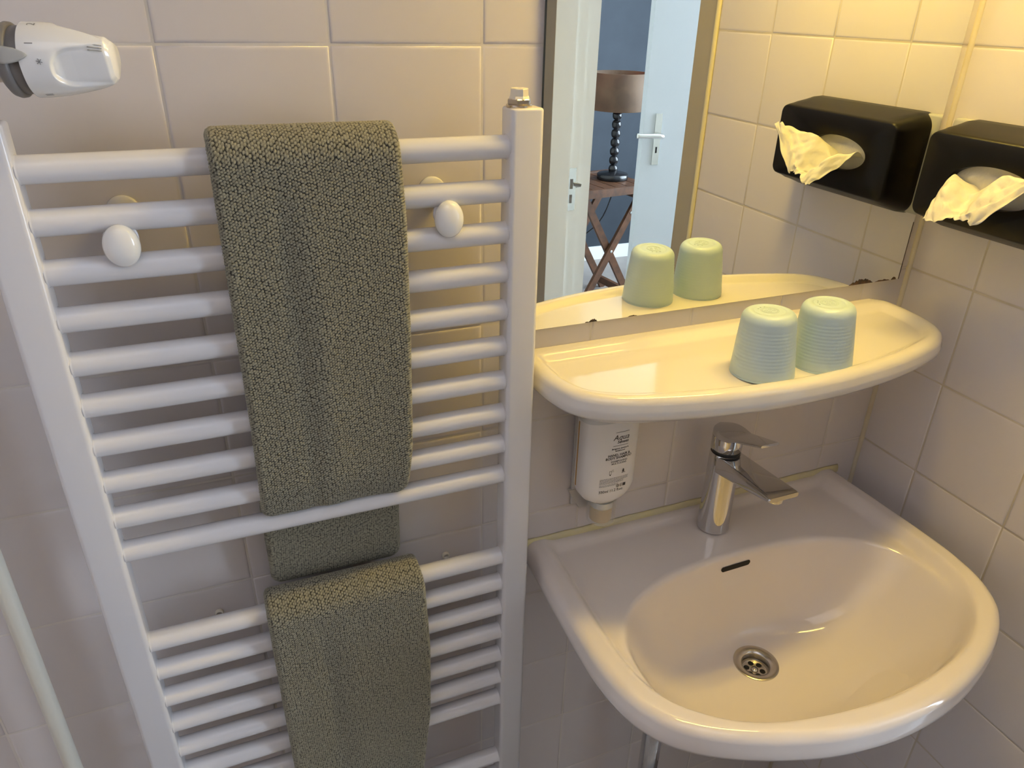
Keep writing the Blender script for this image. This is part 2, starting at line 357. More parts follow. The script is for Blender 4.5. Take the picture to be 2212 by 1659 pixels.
# ------------------------------------------------------------ mirror
mx0, mx1, mz0, mz1 = .0680, .6605, -.0160, .480
V, F = box(mx0, mx1, -.0062, -.0012, mz0, mz1); mr = mesh('mirror', V, F, ['glassedge', 'mirror'], None, False)
mr.data.polygons[2].material_index = 1
tag(mr, 'frameless rectangular wall mirror with rusted lower edge above the porcelain shelf', 'mirror')
def blotch(cx, cz, pts):
    n = len(pts); V = [(cx+a, -.0064, cz+b) for a, b in pts]+[(cx, -.0064, cz+.001)]
    return V, [(i, (i+1) % n, n) for i in range(n)]
def jag(cx, w, h, n=26, seed=1):
    r = random.Random(seed); top = []
    for i in range(n+1):
        t = i/n; env = (1-abs(2*t-1)**2.2)
        top.append((-w/2+w*t, h*env*(.55+.45*r.random())))
    return blotch(cx, mz0+.0002, [(a, 0) for a in np.linspace(w/2, -w/2, 6)]+top)
for cx, w, h, sd in ((.1475, .0125, .0045, 1), (.2045, .014, .0016, 2), (.587, .046, .0088, 3), (.628, .03, .0028, 4), (.650, .010, .005, 6), (.139, .006, .0013, 5)):
    bl = mesh('desilvered_patch', *jag(cx, w, h, seed=sd), 'rust', mr, False); bl['label'] = 'dark brown rust spot where the silver has gone'
bl = mesh('desilvered_patch', *joinvf([box(mx1-.0012, mx1-.0002, -.0065, -.0063, mz0, .07)]), 'rust', mr, False)

# ------------------------------------------------------------ lamp over the mirror
ml = thing('mirror_lamp', 'warm twin strip lamp mounted over the mirror', 'lamp', (.410, 0, .725))
mesh('housing', *rbox(0, -.035, .02, .50, .07, .05, .006, 'x'), 'enamel', ml)
for yy in (-.168, -.204):
    mesh('lamp_diffuser', *box(-.21, .21, yy-.009, yy+.009, -.0015, .0005), 'tube', ml, False)
    mesh('light_bar', *box(-.215, .215, yy-.0115, yy+.0115, .0008, .020), 'enamel', ml, False)
for xx in (-.221, .221):
    mesh('end_cap', *rbox(xx, -.108, .012, .010, .22, .026, .006, 'x'), 'enamel', ml)

# ------------------------------------------------------------ shelf and basin
def half_outline(hp, cx):
    L = [Vector((-a, b, 0)) for a, b in hp]; R = [Vector((a, b, 0)) for a, b in hp[::-1]][1:]
    pts = smoothpts(L+R, 14); return np.array([(p.x+cx, p.y) for p in pts])
def resample(P, n):
    d = np.r_[0, np.cumsum(np.hypot(*np.diff(P, axis=0).T))]; s = np.linspace(0, d[-1], n)
    return np.c_[np.interp(s, d, P[:, 0]), np.interp(s, d, P[:, 1])]
def seg_dist(Q, P):
    """distance of points Q to the open polyline P"""
    best = np.full(len(Q), 9.)
    for i in range(len(P)-1):
        a, b = P[i], P[i+1]; ab = b-a; t = np.clip(((Q-a)@ab)/(ab@ab+1e-12), 0, 1)
        best = np.minimum(best, np.hypot(*(Q-a-t[:, None]*ab).T))
    return best
# basin
BX = .351; RZ = -.349; DC = np.array((.3510, -.1965)); DD = .136
bo = half_outline([(.283, -.0006), (.284, -.035), (.286, -.075), (.288, -.12), (.290, -.186), (.289, -.235), (.280, -.285), (.261, -.324), (.237, -.349), (.203, -.371), (.157, -.392), (.100, -.410), (.048, -.419), (0, -.422)], BX)
def R_in(th):
    """bowl edge measured from the drain"""
    c = np.array((.350, -.250)); a, b, n = .237, .136, 2.55
    lo, hi = np.zeros_like(th), np.full_like(th, .5)
    for _ in range(40):
        m_ = (lo+hi)/2; x = (DC[0]+m_*np.cos(th)-c[0])/a; y = (DC[1]+m_*np.sin(th)-c[1])/b
        ins = np.abs(x)**n+np.abs(y)**n < 1; lo = np.where(ins, m_, lo); hi = np.where(ins, hi, m_)
    return lo
def basin_z(Q):
    d = seg_dist(Q, bo); db = -Q[:, 1]
    e = .013; zr = np.where(d < e, -.013*(1-np.sqrt(np.clip(1-(1-np.minimum(d, e)/e)**2, 0, 1))), 0.)
    crest = 1-sstep(d, .026, .045)
    z = np.where(d < e, zr, -.015*(1-crest))
    ridge = (1-sstep(db, .010, .024))*.009*(1-crest)
    z = z+ridge
    v = Q-DC; r = np.hypot(*v.T); th = np.arctan2(v[:, 1], v[:, 0]); s = np.clip((r-.0290)/(R_in(th)-.0290), 0, 9)
    k = .0052; u = DD*(1-s**3.3)/k; sp = k*np.where(u > 30, u, np.log1p(np.exp(np.clip(u, -40, 30))))
    return RZ+z-sp, s
bout = resample(bo, 300); bback = np.c_[np.linspace(bout[-1][0], bout[0][0], 90)[1:-1], np.full(88, -.0006)]
OUT = np.r_[bout, bback]; nO = len(OUT)
v = OUT-DC; th = np.arctan2(v[:, 1], v[:, 0]); RO = np.hypot(*v.T); RI = R_in(th); dirs = np.c_[np.cos(th), np.sin(th)]
rr0 = .0300
rings = []
for s in np.linspace(0, 1, 46)**.85: rings.append(DC+dirs*(rr0+(RI-rr0)*s)[:, None])
for t in list(np.linspace(0, .9, 26)[1:])+[.93, .955, .975, .99, 1.0]: rings.append(DC+dirs*(RI+(RO-RI)*t)[:, None])
R3 = []
for q in rings:
    z, _ = basin_z(q); R3.append(np.c_[q, z])
cen = np.array((BX, -.15)); nrm = OUT-cen; nrm /= np.hypot(*nrm.T)[:, None]
isb = OUT[:, 1] > -.004
for off, z in ((.0012, -.018), (.0016, -.023), (.001, -.030), (-.002, -.037), (-.010, -.044), (-.024, -.052), (-.045, -.066)):
    q = OUT+nrm*off; q[:, 1] = np.minimum(q[:, 1], -.0006); q[isb, 1] = -.0006; R3.append(np.c_[q, np.full(nO, RZ+z)])
for k, z in ((.72, -.105), (.55, -.145), (.35, -.165), (.15, -.170)):
    q = cen+(OUT-cen)*k; q[:, 1] = np.where(isb, -.0006, q[:, 1]); R3.append(np.c_[q, np.full(nO, RZ+z)])
V, F = loft(R3, False, True)
bs = thing('washbasin', 'white porcelain washbasin with rounded bowl hung in the tiled corner', 'washbasin', (BX, -.2, RZ))
def loc0(V, o): return [(p[0]-o[0], p[1]-o[1], p[2]-o[2]) for p in V]
BO = (BX, -.2, RZ)
mesh('basin', loc0(V, BO), [f[::-1] for f in F], 'porcelain', bs)
# drain
dz = float(basin_z(np.array([[DC[0]+.0305, DC[1]]]))[0][0]); D3 = (DC[0]-BX, DC[1]+.2, dz-RZ)
dr = mesh('drain', *lathe([(.0322, -.0080), (.0322, -.0005), (.0318, .0012), (.0300, .0020), (.0250, .0010), (.0205, -.0010), (.0195, -.0025), (.0190, -.0135), (.0188, -.014)], D3, n=64, cap0=False, cap1=False), 'steel', bs, autosharp=40)
dr['label'] = 'round steel drain with perforated strainer'
holes = []
V, F = [], []
mesh('strainer', *lathe([(.0189, -.0125), (.0175, -.0118), (.0165, -.0128), (.0001, -.0128)], D3, n=48, cap0=False), 'steel', dr)
for k in range(6):
    a = PI/3*k+.35; c = (D3[0]+.0112*math.cos(a), D3[1]+.0112*math.sin(a), D3[2])
    mesh('strainer_hole', *lathe([(.0041, -.0127), (.0040, -.01262), (.0001, -.0126)], c, n=20), 'dark', dr)
mesh('screw', *lathe([(.0052, -.0128), (.0050, -.0115), (.0001, -.0108)], D3, n=24), 'steel', dr)
# overflow slot on the back slope of the bowl
def slot(w, h, lift):
    out = []
    for a, b in rrect(w, h, h/2, 8):
        x = BX+.001+a; y = -.1265-b*.42; z = float(basin_z(np.array([[x, y]]))[0][0]); out.append((x, y-lift, z+lift))
    return out
def slot_at(w, h, lift, c=None):
    pts = []; 
    ys = np.linspace(-.1135, -.150, 80); zs = basin_z(np.c_[np.full(80, BX), ys])[0]; arc = np.r_[0, np.cumsum(np.hypot(np.diff(ys), np.diff(zs)))]
    c0 = .021
    for a, b in rrect(w, h, h/2, 10):
        t = c0-b; y = float(np.interp(t, arc, ys)); x = BX+.002+a
        z = float(basin_z(np.array([[x, y]]))[0][0]); pts.append((x, y-lift*.8, z+lift*.6))
    return pts
r_out = slot_at(.0535, .0108, .0006); r_in = slot_at(.0510, .0085, .0007)
ov = mesh('overflow_slot', loc0(r_in, BO), [tuple(range(len(r_in)))], 'dark', bs, False); ov['label'] = 'narrow dark overflow slot'
# trap pipe
pp = thing('waste_pipe', 'chrome waste pipe running down under the washbasin', 'pipe', (.276, -.088, RZ-.17))
mesh('pipe', *tube((0, 0, .03), (.000, 0, -.70), .0165, 32), 'chrome', pp)
mesh('collar', *lathe([(.0168, -.705), (.024, -.702), (.024, -.695), (.0168, -.690)], n=32), 'chrome', pp)
# sealant along the basin
rings = []
for k in range(41):
    x = BX-.292+.584*k/40; wob = .0004*math.sin(k*1.7); zt = RZ-.004+wob
    rings.append([(x, -.0002, zt+.0078), (x, -.0022, zt+.0062), (x, -.0040, zt+.002), (x, -.0042, zt-.004), (x, -.0002, zt-.012)])
struct(mesh('trim_3', *loft(rings), 'sealant'))

# shelf
SX, SZ = .3455, -.0440
so = half_outline([(.286, -.0008), (.2955, -.012), (.2975, -.030), (.2975, -.055), (.294, -.088), (.284, -.117), (.265, -.139), (.230, -.158), (.158, -.178), (.080, -.190), (0, -.1945)], SX)
sout = resample(so, 260); sb_ = np.c_[np.linspace(sout[-1][0], sout[0][0], 80)[1:-1], np.full(78, -.0008)]
SO = np.r_[sout, sb_]; sc = np.array((SX, -.095))
def shelf_z(Q):
    d = seg_dist(Q, so); db = -Q[:, 1]; e = .011
    z = np.where(d < e, -.012*(1-np.sqrt(np.clip(1-(1-np.minimum(d, e)/e)**2, 0, 1))), 0.)
    dish = sstep(d, .014, .030)*sstep(db, .012, .034)
    return SZ+z-.0085*dish
sr = []; isb = SO[:, 1] > -.003
line = lambda t: np.c_[sc[0]+(SO[:, 0]-sc[0])*(t+(1-t)*t*.0), sc[1]+(SO[:, 1]-sc[1])*t]
# collapse toward a horizontal spine so that rings follow the long outline
spx = np.clip(SO[:, 0], SX-.20, SX+.20); SP = np.c_[spx, np.full(len(SO), -.095)]
for t in list(np.linspace(.0, .9, 34))+[.92, .94, .955, .97, .98, .99, .996, 1.0]:
    q = SP+(SO-SP)*t; sr.append(np.c_[q, shelf_z(q)])
nrm = SO-SP; nrm /= np.hypot(*nrm.T)[:, None]+1e-9
for off, z in ((.0012, -.016), (.0012, -.020), (0, -.025), (-.004, -.030), (-.012, -.034)):
    q = SO+nrm*off; q[isb, 1] = -.0008; q[:, 1] = np.minimum(q[:, 1], -.0008); sr.append(np.c_[q, np.full(len(SO), SZ+z)])
for t, z in ((.8, -.038), (.5, -.040), (.1, -.040)):
    q = SP+(SO-SP)*t; q[isb, 1] = -.0008; sr.append(np.c_[q, np.full(len(SO), SZ+z)])
V, F = loft(sr, True, True)
sh = thing('porcelain_shelf', 'long white porcelain shelf with raised rounded rim below the mirror', 'shelf', (SX, -.095, SZ))
mesh('shelf_board', loc0(V, (SX, -.095, SZ)), [f[::-1] for f in F], 'porcelain2', sh)

# ------------------------------------------------------------ cups (upside down)
def make_cup(name, label, loc, rot):
    t = thing(name, label, 'cup', loc, 'upturned plastic cups on the shelf'); t.rotation_euler = rot
    h = .0785; R0, R1 = .0378, .0288; prof = [(R0-.0016, .0002), (R0, .0000), (R0+.0001, .0012), (R0-.0006, .0022)]
    for k in range(60):
        z = .003+(h-.003-.012)*k/59; r = R0+(R1+.0016-R0)*(z/h)**1.15
        r += -.00018*(.5+.5*math.sin(z*2*PI/.0042)) if z > .012 and z < .062 else 0
        prof.append((r, z))
    rb = prof[-1][0]
    for k in range(1, 10):
        a = PI/2*k/9; prof.append((rb-.0095*(1-math.cos(a)), h-.012+.012*math.sin(a)))
    prof += [(.0185, h), (.0180, h-.0005), (.0175, h-.0004), (.010, h-.0004), (.0001, h-.0004)]
    inner = [(R0-.0016, .0002), (R0-.003, .01), (R1-.002, h-.012), (.0001, h-.01)]
    V, F = lathe(inner[::-1]+prof, n=72, cap0=False, cap1=False); mesh('cup_body', V, F, 'cup', t, autosharp=60)
    rg = []
    for r in (.0187,): rg.append(lathe([(r-.00025, h-.00035), (r, h+.00004), (r+.00025, h-.00035)], n=64, cap0=False, cap1=False))
    for r in (.0102, .0085):
        rg.append(lathe([(r-.0003, h-.0004), (r, h+.0000), (r+.0003, h-.0004)], n=48, cap0=False, cap1=False))
    for sx in (-1, 1):
        for sy in (-1, 1):
            rg.append(lathe([(.0016, h-.0004), (.0019, h+.00002), (.0022, h-.0004)], (sx*.0036, sy*.0026, 0), n=20, cap0=False, cap1=False))
    for a in (60, 85, 110):
        rg.append(rbox(.0135*math.cos(math.radians(a)), .0135*math.sin(math.radians(a)), h-.0003, .0022, .0012, .0008, .0003))
    em = mesh('base_relief', *joinvf(rg), 'cup_line', t); em['label'] = 'moulded rings and symbols on the cup base'
    return t
DZs = SZ-.0083
make_cup('plastic_cup', 'pale mint upturned cup, the nearer and left one on the shelf', (.3105, -.1385, DZs+.0008), (math.radians(-3.2), 0, .3))
make_cup('plastic_cup', 'pale mint upturned cup, right one, standing nearer the tissue box', (.3985, -.1395, DZs+.0008), (math.radians(-3.0), 0, 1.1))

# ------------------------------------------------------------ faucet
FX, FY, FZ = .3575, -.0485, RZ-.0125
fc = thing('basin_faucet', 'chrome single lever faucet with flat spout on the washbasin', 'faucet', (FX, FY, FZ))
body = lathe([(.0238, 0), (.0242, .0015), (.0236, .004), (.0228, .06), (.0225, .105), (.0225, .131), (.0215, .1335)], n=64)
mesh('body', *body, 'chrome', fc, autosharp=50)
rings = []
for t in list(np.linspace(0, .97, 16))+[.985, 1.0]:
    y = .010-.134*t; hw = .0205+.0040*t; top = .1315+.0075*min(1, t*1.1); bot = .101+.0300*t**1.1
    if t > .98: hw -= .0015*(t-.98)/.02; bot += .0006; top -= .0006
    hgt = top-bot; rings.append([(a, y, (top+bot)/2+b) for a, b in rrect(2*hw, hgt, min(.0045, hgt*.42), 5)])
mesh('spout', *loft(rings), 'chrome', fc, autosharp=50)
mesh('aerator', *lathe([(.0125, .1215), (.0128, .1220), (.0128, .133)], (0, -.107, 0), n=32), 'chrome', fc, autosharp=40)
mesh('seal_ring', *lathe([(.0200, .1330), (.0206, .1340), (.0206, .1375), (.0200, .1385)], n=48), 'black_rubber', fc)
rings = []
for z, r in ((.1382, .0200), (.1392, .0212), (.150, .0214), (.158, .0214), (.163, .0214)): rings.append([(r*math.cos(a), r*math.sin(a), z) for a in np.linspace(0, 2*PI, 48, endpoint=False)])
mesh('cartridge_cap', *loft(rings), 'chrome', fc, autosharp=50)
rings = []
for t in np.linspace(0, 1, 26):
    y = .0225-.1035*t; u_ = t*.1035
    hw = .0224*math.sqrt(max(.03, 1-(max(0., .0224-u_)/.0224)**2)); hw = min(hw, .0224) if u_ < .03 else .0224-.0080*((u_-.03)/.0735)
    top = .1685+.0030*math.sin(min(u_/.045, 1)*PI/2)+(.0205*((u_-.045)/.0585)**1.0 if u_ > .045 else 0)
    th_ = .012-.0068*min(1, max(0, (u_-.030)/.03)) if u_ < .06 else .0052-.0012*(u_-.06)/.0435
    rings.append([(a, y, top-th_/2+b) for a, b in rrect(2*hw, th_, min(.0026, th_*.45), 4)])
mesh('lever', *loft(rings), 'chrome', fc, autosharp=50)
# back half shell that joins the lever to the seal ring
ra = np.linspace(math.radians(5), math.radians(175), 30); V = []
for z in (.1390, .150, .160): V += [(.0224*math.cos(a), .0224*math.sin(a), z) for a in ra]+[(.0216*math.cos(a), .0216*math.sin(a), z) for a in ra[::-1]]
n_ = 60; F = []
for j in range(2):
    for i in range(n_): F.append((j*n_+i, j*n_+(i+1) % n_, (j+1)*n_+(i+1) % n_, (j+1)*n_+i))
mesh('lever_skirt', V, F, 'chrome', fc, autosharp=50)

# ------------------------------------------------------------ shampoo bottle on its wall holder
BBX, BBY, BBZ = .1690, -.031, -.270
bt = thing('shampoo_bottle', 'white press bottle of shampoo hanging upside down under the left end of the shelf', 'bottle', (BBX, BBY, BBZ))
def se(a, b, n=2.6, k=64):
    out = []
    for i in range(k):
        t = 2*PI*i/k; c, s = math.cos(t), math.sin(t); out.append((a*abs(c)**(2/n)*np.sign(c), b*abs(s)**(2/n)*np.sign(s)))
    return out
BW, BD = .0425, .0240
rings = []
for z, a, b in ((-.0030, .0190, .0160), (0, .0240, .0180), (.006, .0330, .0210), (.014, .0390, .0228), (.022, .0420, .0237), (.030, BW, BD), (.06, BW, BD), (.128, BW, BD), (.1290, BW-.0006, BD-.0006), (.180, BW-.0010, BD-.001), (.184, BW-.004, BD-.004)):
    rings.append([(x, y, z) for x, y in se(a, b, 2.7)])
bb = mesh('bottle_body', *loft(rings), ['bottle', 'bottle_grey'], bt)
for p in bb.data.polygons:
    if p.center.z > .1285: p.material_index = 1
def front_y(x): return -BD*(max(0., 1-abs(x/BW)**2.7))**(1/2.7)-.00035
def lay(name, V, F, cx, cz, m, parent=bb):
    P = [(v[0]+cx, front_y(v[0]+cx), v[1]+cz) for v in V]; return mesh(name, P, F, m, parent, False)
tx = .0040
def tl(t, size, cx, cz, bold=False, shear=0., m='ink', sp=1., al='CENTER', name='lettering'):
    size *= 1.17
    V, F = text_vf(t, size, bold, shear, sp, al); return lay(name, V, F, cx, cz, m)
Z = lambda v: (-.128-(v-900)*.00073)-BBZ+.0025
def rule(x0, x1, z, th=.00035):
    n = 10; V = []; F = []
    for i in range(n+1):
        x = x0+(x1-x0)*i/n; V += [(x, z-th/2), (x, z+th/2)]
    for i in range(n): F.append((2*i, 2*i+2, 2*i+3, 2*i+1))
    return V, F
def lay2(name, vf, m): return lay(name, vf[0], vf[1], 0, 0, m)
lay2('label_rule', rule(tx-.006, tx+.0145, Z(941), .0005), 'ink')
tl('Aqua', .0098, tx+.0030, Z(957), False, .25, 'ink')
tl('Senses', .0052, tx+.0060, Z(964), True, .2, 'ink', 1.05)
lay2('label_rule', rule(tx-.0085, tx+.0145, Z(969), .0005), 'ink')
tl('Bergamot, Jasmine &', .0026, tx+.0028, Z(976.5), True)
tl('Sandalwood', .0026, tx+.0028, Z(981), True)
tl('HAND, HAIR &', .0044, tx+.0022, Z(991), True)
tl('BODY SHAMPOO', .0044, tx+.0022, Z(997), True)
tl('SHAMPOOING', .0033, tx+.0030, Z(1004), True, m='ink_grey')
tl('MULTI-SOINS', .0033, tx+.0030, Z(1009), True, m='ink_grey')
# pictograms: hand under a bottle, small recycling marks, dark tab
def outline_rect(x, z, w, h, t=.0004): return joinvf([(lambda a, b, c, d: ([(a, c), (b, c), (b, d), (a, d)], [(0, 1, 2, 3)]))(*q) for q in ((x, x+w, z, z+t), (x, x+w, z+h-t, z+h), (x, x+t, z, z+h), (x+w-t, x+w, z, z+h))])
def sq(a, b, c, d): return [(a, c), (b, c), (b, d), (a, d)], [(0, 1, 2, 3)]
def j2(L):
    V, F = [], []
    for v, f in L:
        n = len(V); V += list(v); F += [tuple(i+n for i in q) for q in f]
    return V, F
def outl(x, z, w, h, t=.0004): return j2([sq(x, x+w, z, z+t), sq(x, x+w, z+h-t, z+h), sq(x, x+t, z, z+h), sq(x+w-t, x+w, z, z+h)])
lay2('pictogram', j2([outl(tx-.0105, Z(1030), .0034, .0058), sq(tx-.0096, tx-.008, Z(1032), Z(1030)), sq(tx-.007, tx-.0035, Z(1024), Z(1024)+.0004), sq(tx-.007, tx-.0040, Z(1021), Z(1021)+.0004)]), 'ink')
lay2('pictogram', j2([sq(tx+.0095, tx+.0125, Z(1029), Z(1025)), sq(tx+.0100, tx+.0120, Z(1025), Z(1022)), sq(tx+.0088, tx+.0146, Z(1031), Z(1031)+.0008)]), 'ink')
def circ(cx, cz, r0, r1, n=24):
    V, F = [], []
    for i in range(n):
        a = 2*PI*i/n; V += [(cx+r0*math.cos(a), cz+r0*math.sin(a)), (cx+r1*math.cos(a), cz+r1*math.sin(a))]
    for i in range(n):
        a, b = 2*i, 2*((i+1) % n); F.append((a, a+1, b+1, b))
    return V, F
lay2('pictogram', j2([circ(tx+.0045, Z(1058), .0016, .0023), sq(tx+.0040, tx+.0050, Z(1058)-.001, Z(1058)+.001)]), 'ink')
lay2('pictogram', j2([outl(tx+.0080, Z(1058)-.0022, .0026, .0050), circ(tx+.0093, Z(1058), .0007, .0011)]), 'ink')
lay2('pictogram', j2([sq(tx+.0122, tx+.0170, Z(1058)-.0022, Z(1058)+.0026)]), 'ink')
rl = []
rz = random.Random(3)
for k, v in enumerate((1038.5, 1041, 1043.5, 1046, 1048.5, 1052, 1054.5)):
    x = tx-.0235; end = tx+.0195 if k < 3 else tx+.0125-(.008 if k > 4 else 0)
    while x < end:
        wd = rz.uniform(.0008, .0028); rl.append(sq(x, min(x+wd, end), Z(v)-.00035, Z(v)+.00035)); x += wd+.0005
lay2('fine_print', j2(rl), 'ink_grey')
tl('330ml 11.2 fl.oz.', .0052, tx-.0240, Z(1069), False, 0, 'ink', .95, 'LEFT')
# neck, clear collar with gold cap
mesh('neck', *lathe([(.0150, -.004), (.0150, -.012)], n=40), 'bottle_grey', bt)
mesh('gold_cap', *lathe([(.0155, -.0385), (.0160, -.037), (.0160, -.017), (.0150, -.0165)], n=40), 'gold', bt, autosharp=50)
mesh('silver_collar', *lathe([(.0152, -.0158), (.0168, -.0150), (.0170, -.0050), (.0150, -.0045)], n=40), 'metal_light', bt, autosharp=50)
cl = mesh('clear_collar', *lathe([(.0172, -.041), (.0200, -.0405), (.0203, -.039), (.0208, -.003), (.0206, -.0025), (.0200, -.003), (.0196, -.0385)], n=48, cap0=False, cap1=False), 'clear', bt, autosharp=50)
mesh('bottle_strip', *box(-BW-.0004, -BW+.0008, .0005, .0030, .026, .126), 'amber', bt, False)
hl = thing('bottle_holder', 'clear grey plastic wall holder behind the white shampoo bottle', 'holder', (BBX, 0, BBZ))
mesh('back_plate', *rbox(0, -.0032, .065, .070, .0056, .185, .003, 'y'), 'holder', hl)
mesh('lower_bracket', *loft([[(-.040, -.002, -.0), (-.040, -.007, .0), (.03, -.007, .0), (.03, -.002, .0)], [(-.022, -.002, -.034), (-.022, -.008, -.034), (.018, -.008, -.034), (.018, -.002, -.034)]]), 'holder', hl, False)

# ------------------------------------------------------------ towel radiator
RY = -.062
rd = thing('towel_radiator', 'white tubular towel radiator with many round rails on the tiled wall', 'radiator', (-.205, RY, 0))
LO = (-.205, RY, 0)
def post(x0, x1):
    cx, w = (x0+x1)/2, x1-x0; zt, zb = .2490, -1.02; rings = []
    for z, ins in ((zb, .001), (zb+.001, 0), (zt-.0025, 0), (zt-.0012, .0003), (zt-.0003, .0011), (zt, .0024)):
        rings.append([(cx+a-LO[0], b, z) for a, b in rrect(w-2*ins, .030-2*ins, .0052-ins*.4, 8)])
    return loft(rings)
mesh('post', *post(.0038, .0385), 'enamel', rd, autosharp=60)
mesh('post', *post(-.4485, -.4140), 'enamel', rd, autosharp=60)
RZs = [.2123-.04306*k for k in range(10)]+[-.3041-.0443*k for k in range(7)]+[-.6994-.0443*k for k in range(7)]
for z in RZs:
    x0, x1 = -.4146, .0044; R = .0115; prof = [(R+.0014, 0), (R+.0004, .0009), (R, .0022)]; L = x1-x0
    P = prof+[(R, L-.0022), (R+.0004, L-.0009), (R+.0014, L)]
    V, F = lathe(P, axis='x', n=40); mesh('rail', [(a+x0-LO[0], b, c+z) for a, b, c in V], F, 'enamel', rd)
vp = mesh('vent_plug', *lathe([(.0125, .249), (.0128, .2498), (.0128, .2512), (.0118, .2518), (.0110, .2520)], (.0170-LO[0], 0, 0), n=40), 'nickel', rd, autosharp=40)
vp['label'] = 'nickel vent plug with a white hexagonal cap'
mesh('hex_nut', *lathe([(.0114, .2518), (.0120, .2524), (.0120, .2562), (.0112, .2570)], (.0170-LO[0], 0, 0), n=6), 'nickel', vp, False)
mesh('vent_cap', *lathe([(.0108, .2566), (.0100, .2585), (.0095, .2592), (.0092, .2655), (.0086, .2662), (.0022, .2662), (.0018, .2652)], (.0170-LO[0], 0, 0), n=8), 'cream_plastic', vp, autosharp=20)
for bx, kx, tilt in ((-.3515, -.3515, 0), (-.0560, -.0600, 0)):
    zk = .1525
    mesh('wall_plate', *lathe([(.0150, .0000), (.0150, .003), (.0135, .0045), (.006, .0048)], (bx-LO[0], -RY, .160), 'y', 40), 'enamel', rd)
    mesh('wall_screw', *lathe([(.0022, .0046), (.002, .0054), (.0001, .0056)], (bx-LO[0], -RY, .1655), 'y', 16), 'dark', rd)
    V, F = lathe([(.0105, .002), (.0090, .02), (.0090, .068)], (bx-LO[0], -RY, zk+.002), 'y', 32)
    mesh('standoff', V, F, 'enamel', rd)
    V, F = lathe([(.0125, .0640), (.0140, .0652), (.0140, .0675), (.0128, .0685)], (kx-LO[0], -RY, zk), 'y', 40); mesh('clamp_washer', V, F, 'enamel', rd, autosharp=40)
    V, F = lathe([(.0130, .0700), (.0162, .0712), (.0172, .0735), (.0168, .0765), (.0145, .0800), (.0100, .0822), (.005, .0832), (.0001, .0834)], (kx-LO[0], -RY, zk-.0045), 'y', 48)
    mesh('clamp_knob', [((x_-kx+LO[0])*.86+kx-LO[0], y_, (z_-zk+.0045)*1.08+zk-.0045) for x_, y_, z_ in V], F, 'white_plastic', rd)
for i, (x, z) in enumerate(((-.3447, -.3407), (-.0518, -.3366))):
    o = mesh('wall_plug', *lathe([(.0030, .0002), (.0030, .0040), (.0036, .0046), (.0046, .0044), (.0052, .0030), (.0052, .0002)], (0, 0, 0), 'y', 28, False, False), 'cream_plastic')
    o.location = (x, 0, z); tag(o, ('small round plastic plug in the tiles, left one, behind the lower towel rails', 'small round plastic plug in the tiles, right one, near the right post')[i], 'wall plug', 'wall plugs behind the radiator')

# ------------------------------------------------------------ thermostatic valve on the left post
vx, vy, vz = -.3870, -.0755, .2935
vt = thing('thermostatic_valve', 'white thermostatic radiator valve head pointing right above the left post', 'valve', (vx, vy, vz))
vt.rotation_euler = (0, math.radians(-1.0), math.radians(-11))
def vsec(x):
    """half sizes of the head section at x along the axis"""
    t = x/.0575; r = .0262-.0010*t
    hh = .0262*(1-.40*max(0, t-.15)**1.8) ; return hh
rings = []; NV = 220
for t in list(np.linspace(0, 1, 120))+[1.005, 1.012, 1.018, 1.02]:
    x = .0050+.0560*min(t, 1.0)+.0016*max(0, min((t-1)/.02, 1)); base = vsec(x); ring = []
    sh_ = 1 if t <= .96 else 1-.16*min(1, ((t-.96)/.06))**2
    for i in range(NV):
        a = 2*PI*i/NV; r = base
        # three scooped finger flats that run out to the tip
        for hc in (PI+.22+k*2*PI/3 for k in range(3)):
            da = (a-hc+PI) % (2*PI)-PI
            if abs(da) > 1.35: continue
            cx_ = .0262*(1.02-.165*float(sstep(t, .30, .46))-.30*max(0, t-.36)/.64); fl_ = cx_/math.cos(da); kk = .0011
            if fl_ < r+.004: r = r-kk*math.log1p(math.exp(min(30, (r-fl_)/kk)))+kk*0
            hw_ = .0125+.0030*t; lat = abs(r*math.sin(da)); tt = (t-.34)/.24
            if tt > 0:
                hw_ *= math.sqrt(1-(1-min(tt, 1))**2); dep = .0026*(1-.75*max(0, t-.6)/.4)
                r -= dep*(1-float(sstep(lat, hw_-.0022, hw_)))*float(sstep(t, .34, .37))
        r *= max(sh_, .02); ring.append((x, r*math.cos(a), r*math.sin(a)))
    rings.append(ring)
hd_ = mesh('valve_head', *loft(rings), 'white_plastic', vt)
mesh('slot_ring', *lathe([(.0225, -.0045), (.0235, -.003), (.0235, .006)], axis='x', n=64), 'darkgrey_plastic', vt)
mesh('base_flange', *lathe([(.0215, -.0125), (.0250, -.0100), (.0262, -.0070), (.0258, -.0045), (.0235, -.0030)], axis='x', n=64), 'darkgrey_plastic', vt)
# pointer
rings = []
for x, w_ in ((-.0085, .0052), (-.003, .0058), (.004, .0045), (.009, .0022), (.0115, .0004)):
    rr = .0282 if x < .009 else .0272; ring = []
    for k in range(9):
        a = -PI/2+.03-.10+(w_/.027)*(k/4-1); ring.append((x, rr*math.cos(a), rr*math.sin(a)))
    for k in range(8, -1, -1):
        a = -PI/2+.03-.10+(w_/.027)*(k/4-1); ring.append((x, (rr-.004)*math.cos(a), (rr-.004)*math.sin(a)))
    rings.append(ring)
def roll(V, a): return [(x, y*math.cos(a)-z*math.sin(a), y*math.sin(a)+z*math.cos(a)) for x, y, z in V]
V, F = loft(rings)
